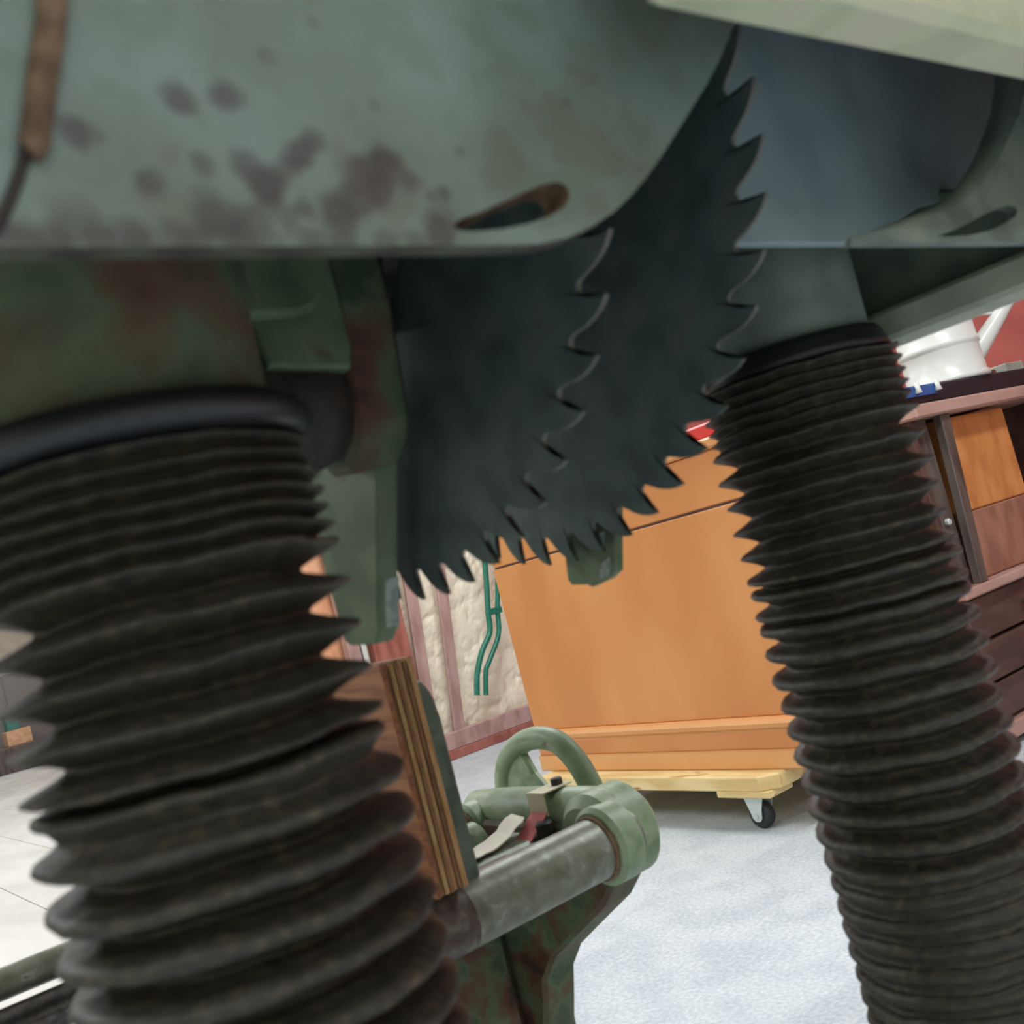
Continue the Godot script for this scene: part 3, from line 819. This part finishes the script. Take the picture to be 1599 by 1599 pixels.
func bed() -> void:
	var t := thing("bed_frame", "mauve slatted wooden bed frame standing on edge before a mattress", "bed frame", Vector3(2.5, 0, -4.1))
	part("bottom_rail", box(Vector3(1.90, .045, -4.13), Vector3(3.70, .135, -4.09), .006), M.bed_wood, t)
	part("foot_rail", box(Vector3(1.90, 0, -4.125), Vector3(3.70, .047, -4.085), .004), M.red_wood, t)
	part("slat", slat(2.470, 2.338, 1.30, .130, .068, -4.128, -4.104), M.bed_wood, t)
	part("slat", slat(2.680, 2.500, 1.30, .130, .066, -4.128, -4.104), M.bed_wood, t)
	part("post", slat(2.170, 2.150, 1.40, .0, .205, -4.16, -4.095), M.red_wood, t, "wide reddish post")
	part("post", slat(2.035, 2.015, 1.40, .0, .065, -4.16, -4.100), M.bed_wood, t)
	part("slat", box(Vector3(2.108, .0, -4.15), Vector3(2.135, 1.4, -4.12), .003), M.white_enamel, t, "white upright strip")
	part("top_rail", box(Vector3(1.95, 1.30, -4.13), Vector3(3.70, 1.39, -4.09), .006), M.bed_wood, t)
	part("post", box(Vector3(3.62, 0, -4.16), Vector3(3.70, 1.40, -4.085), .005), M.red_wood, t)
	# mattress stood up behind the frame, quilted
	var cell := FastNoiseLite.new()
	cell.seed = 6
	cell.noise_type = FastNoiseLite.TYPE_CELLULAR
	cell.cellular_return_type = FastNoiseLite.RETURN_DISTANCE2_SUB
	cell.frequency = 6.0
	cell.domain_warp_enabled = true
	cell.domain_warp_amplitude = .06
	cell.domain_warp_frequency = 5.0
	var rows := []
	var nx := 170
	var ny := 120
	for j in ny + 1:
		var row := []
		for i in nx + 1:
			var u := float(i) / nx
			var v := float(j) / ny
			var x := 2.16 + 1.30 * u
			var y := .01 + 1.18 * v
			var bulge := clampf((cell.get_noise_2d(x, y) + 1.0) * 2.0, 0, 1)
			var rim := minf(1.0, minf(minf(u, 1 - u) * 1.30, minf(v, 1 - v) * 1.18) / .05)
			var z := -4.215 + .020 * (1.0 - (1.0 - bulge) * (1.0 - bulge)) - .07 * (1.0 - sqrt(maxf(0.0, 1.0 - (1.0 - rim) * (1.0 - rim))))
			row.append(Vector3(x, y, z))
		rows.append(row)
	var ms := thing("mattress", "cream quilted mattress standing upright behind the mauve slats", "mattress", Vector3(2.8, 0, -4.3))
	part("quilted_front", sheet(rows), M.mattress_cloth, ms)
	part("mattress_side", box(Vector3(2.165, .0, -4.42), Vector3(3.455, 1.182, -4.282), .03), M.mattress_cloth, ms)
	# two green hoses hanging in front of the mattress
	var h := thing("hose", "pair of green hose ends joined by a clip, hanging before the mattress", "hose", Vector3(2.8, .27, -4.06))
	part("hose_end", tube(spline([Vector3(3.00, 1.15, -4.07), Vector3(2.93, .95, -4.07), Vector3(2.902, .827, -4.07), Vector3(2.865, .68, -4.07), Vector3(2.8425, .572, -4.07), Vector3(2.765, .487, -4.07), Vector3(2.700, .383, -4.07), Vector3(2.664, .276, -4.07)], 8), .0155, 14), M.green_hose, h)
	part("hose_end", tube(spline([Vector3(3.05, 1.10, -4.07), Vector3(2.985, .85, -4.07), Vector3(2.930, .68, -4.07), Vector3(2.893, .545, -4.07), Vector3(2.790, .422, -4.07), Vector3(2.756, .380, -4.07), Vector3(2.718, .261, -4.07)], 8), .0135, 14), M.green_hose, h)
	part("clip", box(Vector3(2.87, .655, -4.085), Vector3(2.95, .69, -4.055), .004), M.green_hose, h)
	# a taller peach wood wardrobe stands to the left, its end just beyond the frame
	var w := thing("wardrobe", "plain peach coloured wooden wardrobe standing left of the bed frame", "wardrobe", Vector3(1.7, 0, -4.5))
	part("carcass", box(Vector3(1.40, .06, -4.80), Vector3(2.075, 1.9, -4.22), .005), M.peach_wood, w)
	part("door", box(Vector3(1.405, .08, -4.22), Vector3(1.70, 1.88, -4.20), .003), M.peach_wood, w)
	part("door", box(Vector3(1.704, .08, -4.22), Vector3(2.07, 1.88, -4.20), .003), M.peach_wood, w)
	part("plinth", box(Vector3(1.42, 0, -4.78), Vector3(1.99, .06, -4.24), .002), M.red_wood, w)

func shelf_unit() -> void:
	var t := thing("shelf_unit", "dark brown sideboard with open shelf, drawers and mauve edging by the red wall", "sideboard", Vector3(2.85, 0, -1.4))
	var zf := -1.13
	part("top_board", box(Vector3(2.40, .955, -1.72), Vector3(3.52, .995, zf + .015), .006), M.lip_wood, t)
	part("side_board", box(Vector3(2.42, .0, -1.70), Vector3(2.445, .955, zf - .03), .002), M.shelf_wood, t)
	part("side_board", box(Vector3(3.48, .0, -1.70), Vector3(3.505, .955, zf - .03), .002), M.shelf_wood, t)
	part("back_board", box(Vector3(2.445, .03, -1.71), Vector3(3.48, .955, -1.69), .002), M.shelf_wood, t)
	part("post", prism([Vector2(2.512, .455), Vector2(2.552, .455), Vector2(2.602, .955), Vector2(2.552, .955)], zf - .03, zf - .002, 2, .003), M.post_grey, t, "dark grey upright")
	part("filler", box(Vector3(2.445, .455, zf - .06), Vector3(2.53, .955, zf - .04), .002), M.post_grey, t)
	part("middle_rail", box(Vector3(2.40, .425, -1.70), Vector3(3.50, .455, zf + .006), .005), M.lip_wood, t)
	part("bottom_rail", box(Vector3(2.40, .02, -1.70), Vector3(3.50, .065, zf + .006), .005), M.lip_wood, t)
	for r in [[.075, .175], [.183, .290], [.298, .418]]:
		var dr := part("drawer", box(Vector3(2.425, r[0], -1.60), Vector3(3.46, r[1], zf - .012 - .01 * (1 if r[0] > .29 else 0)), .004), M.shelf_wood, t)
		for x in [2.72, 3.2]:
			part("knob", lathe([Vector2(0, 0), Vector2(.008, 0), Vector2(.008, .012), Vector2(.015, .018), Vector2(.012, .028), Vector2(0, .03)], Vector3(x, (r[0] + r[1]) / 2, zf - .012), Vector3.BACK, 16), M.post_grey, dr)
	part("bead", rod(Vector3(2.482, .648, zf - .040), Vector3(2.482, .648, zf - .025), .010, 16, .003), M.caster_metal, t)
	# cartons on the shelf
	single("carton", box(Vector3(2.615, .6575, -1.58), Vector3(3.00, .945, zf - .045), .004), M.carton_orange, "orange carton stacked on a brown one inside the sideboard shelf", "carton")
	single("carton", box(Vector3(2.575, .456, -1.60), Vector3(3.02, .656, zf - .040), .004), M.carton_brown, "brown carton at the bottom of the sideboard shelf", "carton")
	# black tray
	var tray := thing("black_tray", "thick glossy black slab lying on the sideboard under the white pot", "slab", Vector3(2.95, .996, -1.35))
	part("slab", box(Vector3(2.40, .996, -1.66), Vector3(3.50, 1.052, zf - .005), .006), M.black_gloss, tray)
	# white pot: straight sided, beaded, with a foot ring, small lugs and a long slanting spout
	var c := Vector3(2.86, 1.053, -1.25)
	var pot := thing("white_pot", "white enamel pot with banded body and long slanting spout on black slab", "pot", c)
	var prof := [Vector2(0, 0), Vector2(.128, 0), Vector2(.131, .006), Vector2(.129, .016), Vector2(.122, .022), Vector2(.1205, .10), Vector2(.1215, .104), Vector2(.1215, .108), Vector2(.1255, .112), Vector2(.1265, .120), Vector2(.1255, .128), Vector2(.1210, .132), Vector2(.1185, .215), Vector2(.1210, .222), Vector2(.1150, .226), Vector2(.112, .222), Vector2(.112, .03), Vector2(0, .03)]
	part("body", lathe(prof, c, Vector3.UP, 64), M.white_enamel, pot)
	var sx := Vector3(.79, 0, .61)
	var s0 := c + Vector3(.0, .075, 0) + sx * .108
	var pts := spline([s0, s0 + sx * .055 + Vector3(0, .050, 0), s0 + sx * .115 + Vector3(0, .105, 0), s0 + sx * .160 + Vector3(0, .145, 0), s0 + sx * .190 + Vector3(0, .160, 0)], 6)
	var rad := []
	for i in pts.size():
		rad.append(lerpf(.034, .012, float(i) / (pts.size() - 1)))
	part("spout", tube(pts, rad, 20), M.white_enamel, pot)
	part("spout_brace", rod(c + sx * .122 + Vector3(0, .205, 0), c + sx * .205 + Vector3(0, .190, 0), .006, 10, .001), M.white_enamel, pot)
	for k in [2.452, 2.560]:
		part("foot", lathe([Vector2(0, 0), Vector2(.011, .0), Vector2(.008, .012), Vector2(.006, .03), Vector2(0, .03)], Vector3(k, 1.026, zf + .010), Vector3.UP, 14), M.white_enamel, pot)
	single("blue_box", box(Vector3(2.402, 1.018, zf - .004), Vector3(2.570, 1.050, zf + .002), .002), M.blue_plastic, "flat blue plastic strip on the edge of the black slab", "strip")
	single("pale_box", box(Vector3(3.20, 1.053, -1.30), Vector3(3.32, 1.092, -1.22), .003), M.pale_card, "small pale grey box right of the white pot", "box")
	single("small_brown_box", box(Vector3(3.09, 1.053, -1.32), Vector3(3.185, 1.082, -1.25), .003), M.carton_brown, "small dark brown box between the white pot and a grey box", "box")

func far_left() -> void:
	var g := thing("steel_cupboard", "low grey steel cupboard against the far cream wall", "cupboard", Vector3(2.6, 0, -16.2))
	part("body", box(Vector3(1.9, .05, -16.7), Vector3(3.3, 1.36, -16.0), .01), M.grey_steel, g)
	part("door", box(Vector3(1.92, .08, -16.0), Vector3(2.59, 1.33, -15.985), .004), M.grey_steel, g)
	part("door", box(Vector3(2.61, .08, -16.0), Vector3(3.28, 1.33, -15.985), .004), M.grey_steel, g)
	for x in [1.95, 3.2]:
		part("leg", box(Vector3(x, 0, -16.65), Vector3(x + .05, .05, -16.05), .002), M.grey_steel, g)
	single("low_bench", box(Vector3(2.1, 0, -15.8), Vector3(3.1, .35, -15.3), .01), M.post_grey, "low dark bench standing before the grey steel cupboard", "bench")
	single("tan_carton", box(Vector3(2.40, .351, -15.75), Vector3(2.72, .56, -15.4), .006), M.tan_carton, "small tan carton lying on the low dark bench", "carton")
	single("teal_crate", box(Vector3(2.44, .561, -15.7), Vector3(2.60, .80, -15.45), .006), M.teal_plastic, "teal crate stacked on the tan carton", "crate")

# ------------------------------------------------------------------ the room
func room() -> void:
	var x0 := -4.0
	var x1 := 3.75
	var z0 := -17.0
	var z1 := 4.5
	var h := 2.9
	struct("floor", box(Vector3(x0 - .1, -.1, z0 - .1), Vector3(x1 + .1, 0, z1 + .1), 0), M.carpet, "speckled blue grey carpet floor")
	struct("ceiling", box(Vector3(x0 - .1, h, z0 - .1), Vector3(x1 + .1, h + .1, z1 + .1), 0), M.ceiling_white, "plain white ceiling")
	struct("wall_back", box(Vector3(x0 - .1, 0, z0 - .1), Vector3(x1 + .1, h, z0), 0), M.cream_wall, "plain cream back wall")
	struct("wall_front", box(Vector3(x0 - .1, 0, z1), Vector3(x1 + .1, h, z1 + .1), 0), M.cream_wall, "plain cream wall on the viewer's side")
	struct("wall_left", box(Vector3(x0 - .1, 0, z0), Vector3(x0, h, z1), 0), M.cream_wall, "plain cream left wall")
	struct("wall_right", box(Vector3(x1, 0, z0), Vector3(x1 + .1, h, z1), 0), M.red_wall, "dull red painted right wall")
	# pale vinyl boards laid over the left part of the floor
	var fl := Node3D.new()
	fl.name = "trim_1"
	add_child(fl)
	fl.set_meta("kind", "structure")
	fl.set_meta("label", "pale vinyl boards laid on the floor behind the clamp stand")
	fl.set_meta("category", "flooring")
	for i in 12:
		var xa := -1.9 + .40 * i
		part("board", box(Vector3(xa + .002, 0, -14.9), Vector3(xa + .398, .006, -1.6 if i < 8 else -5.2), .001), M.vinyl, fl)

func lamp(at: Vector3, energy: float, where: String) -> void:
	var t := thing("ceiling_light", "white fluorescent ceiling light " + where, "light", at, "fluorescent ceiling lights")
	part("tray", box(at + Vector3(-.75, -.03, -.16), at + Vector3(.75, .0, .16), .004), M.fitting_white, t)
	part("diffuser", box(at + Vector3(-.72, -.06, -.13), at + Vector3(.72, -.03, .13), .006), M.diffuser_glow, t)
	var l := AreaLight3D.new()
	l.name = "area_light"
	l.area_size = Vector2(1.44, .26)
	l.light_color = Color(.97, .99, 1.0)
	l.light_energy = energy
	l.area_range = 14.0
	l.area_attenuation = 2.0
	l.shadow_enabled = true
	t.add_child(l)
	l.position = Vector3(0, -.066, 0)
	l.rotation_degrees = Vector3(-90, 0, 0)

func _ready() -> void:
	# camera
	var cam := Camera3D.new()
	cam.name = "camera"
	add_child(cam)
	cam.position = Vector3(-.2922, .8, .456)
	cam.basis = Basis(Vector3.UP, deg_to_rad(-37.595)) * Basis(Vector3.RIGHT, deg_to_rad(3.768)) * Basis(Vector3.BACK, deg_to_rad(-14.698))
	var ca := CameraAttributesPhysical.new()
	ca.frustum_focal_length = 24.015
	ca.frustum_focus_distance = 1.9
	ca.frustum_near = .01
	ca.frustum_far = 60.0
	ca.exposure_aperture = 8.0
	cam.attributes = ca
	cam.fov = 53.1
	cam.current = true
	# environment
	var we := WorldEnvironment.new()
	we.name = "world_environment"
	var env := Environment.new()
	env.background_mode = Environment.BG_COLOR
	env.background_color = Color(.05, .05, .05)
	env.tonemap_mode = Environment.TONE_MAPPER_LINEAR
	env.tonemap_exposure = 1.0
	env.sdfgi_enabled = true
	env.ssao_enabled = true
	env.ssil_enabled = true
	we.environment = env
	add_child(we)
	materials()
	# the room's lamps
	for p in [[2.0, -14.2, "beside the far cream wall"], [.6, -10.5, "over the far end of the pale boards"], [-1.6, -6.6, "over the pale boards near the left wall"], [1.6, -6.6, "behind the wardrobe and bed frame"], [-1.6, -3.4, "between the left wall and the wardrobe"], [2.0, -2.6, "over the wooden cabinet"], [-1.6, .2, "left of the saw machine"], [1.7, .2, "between the saw machine and the red wall"], [-1.6, 3.0, "near the front wall and left wall"], [1.6, 3.0, "near the front wall and red wall"]]:
		lamp(Vector3(p[0], 2.9, p[1]), 5.6 if p[1] < 2.0 else 3.0, p[2])
	room()
	saw_machine()
	clamp_stand()
	piano()
	bed()
	shelf_unit()
	far_left()
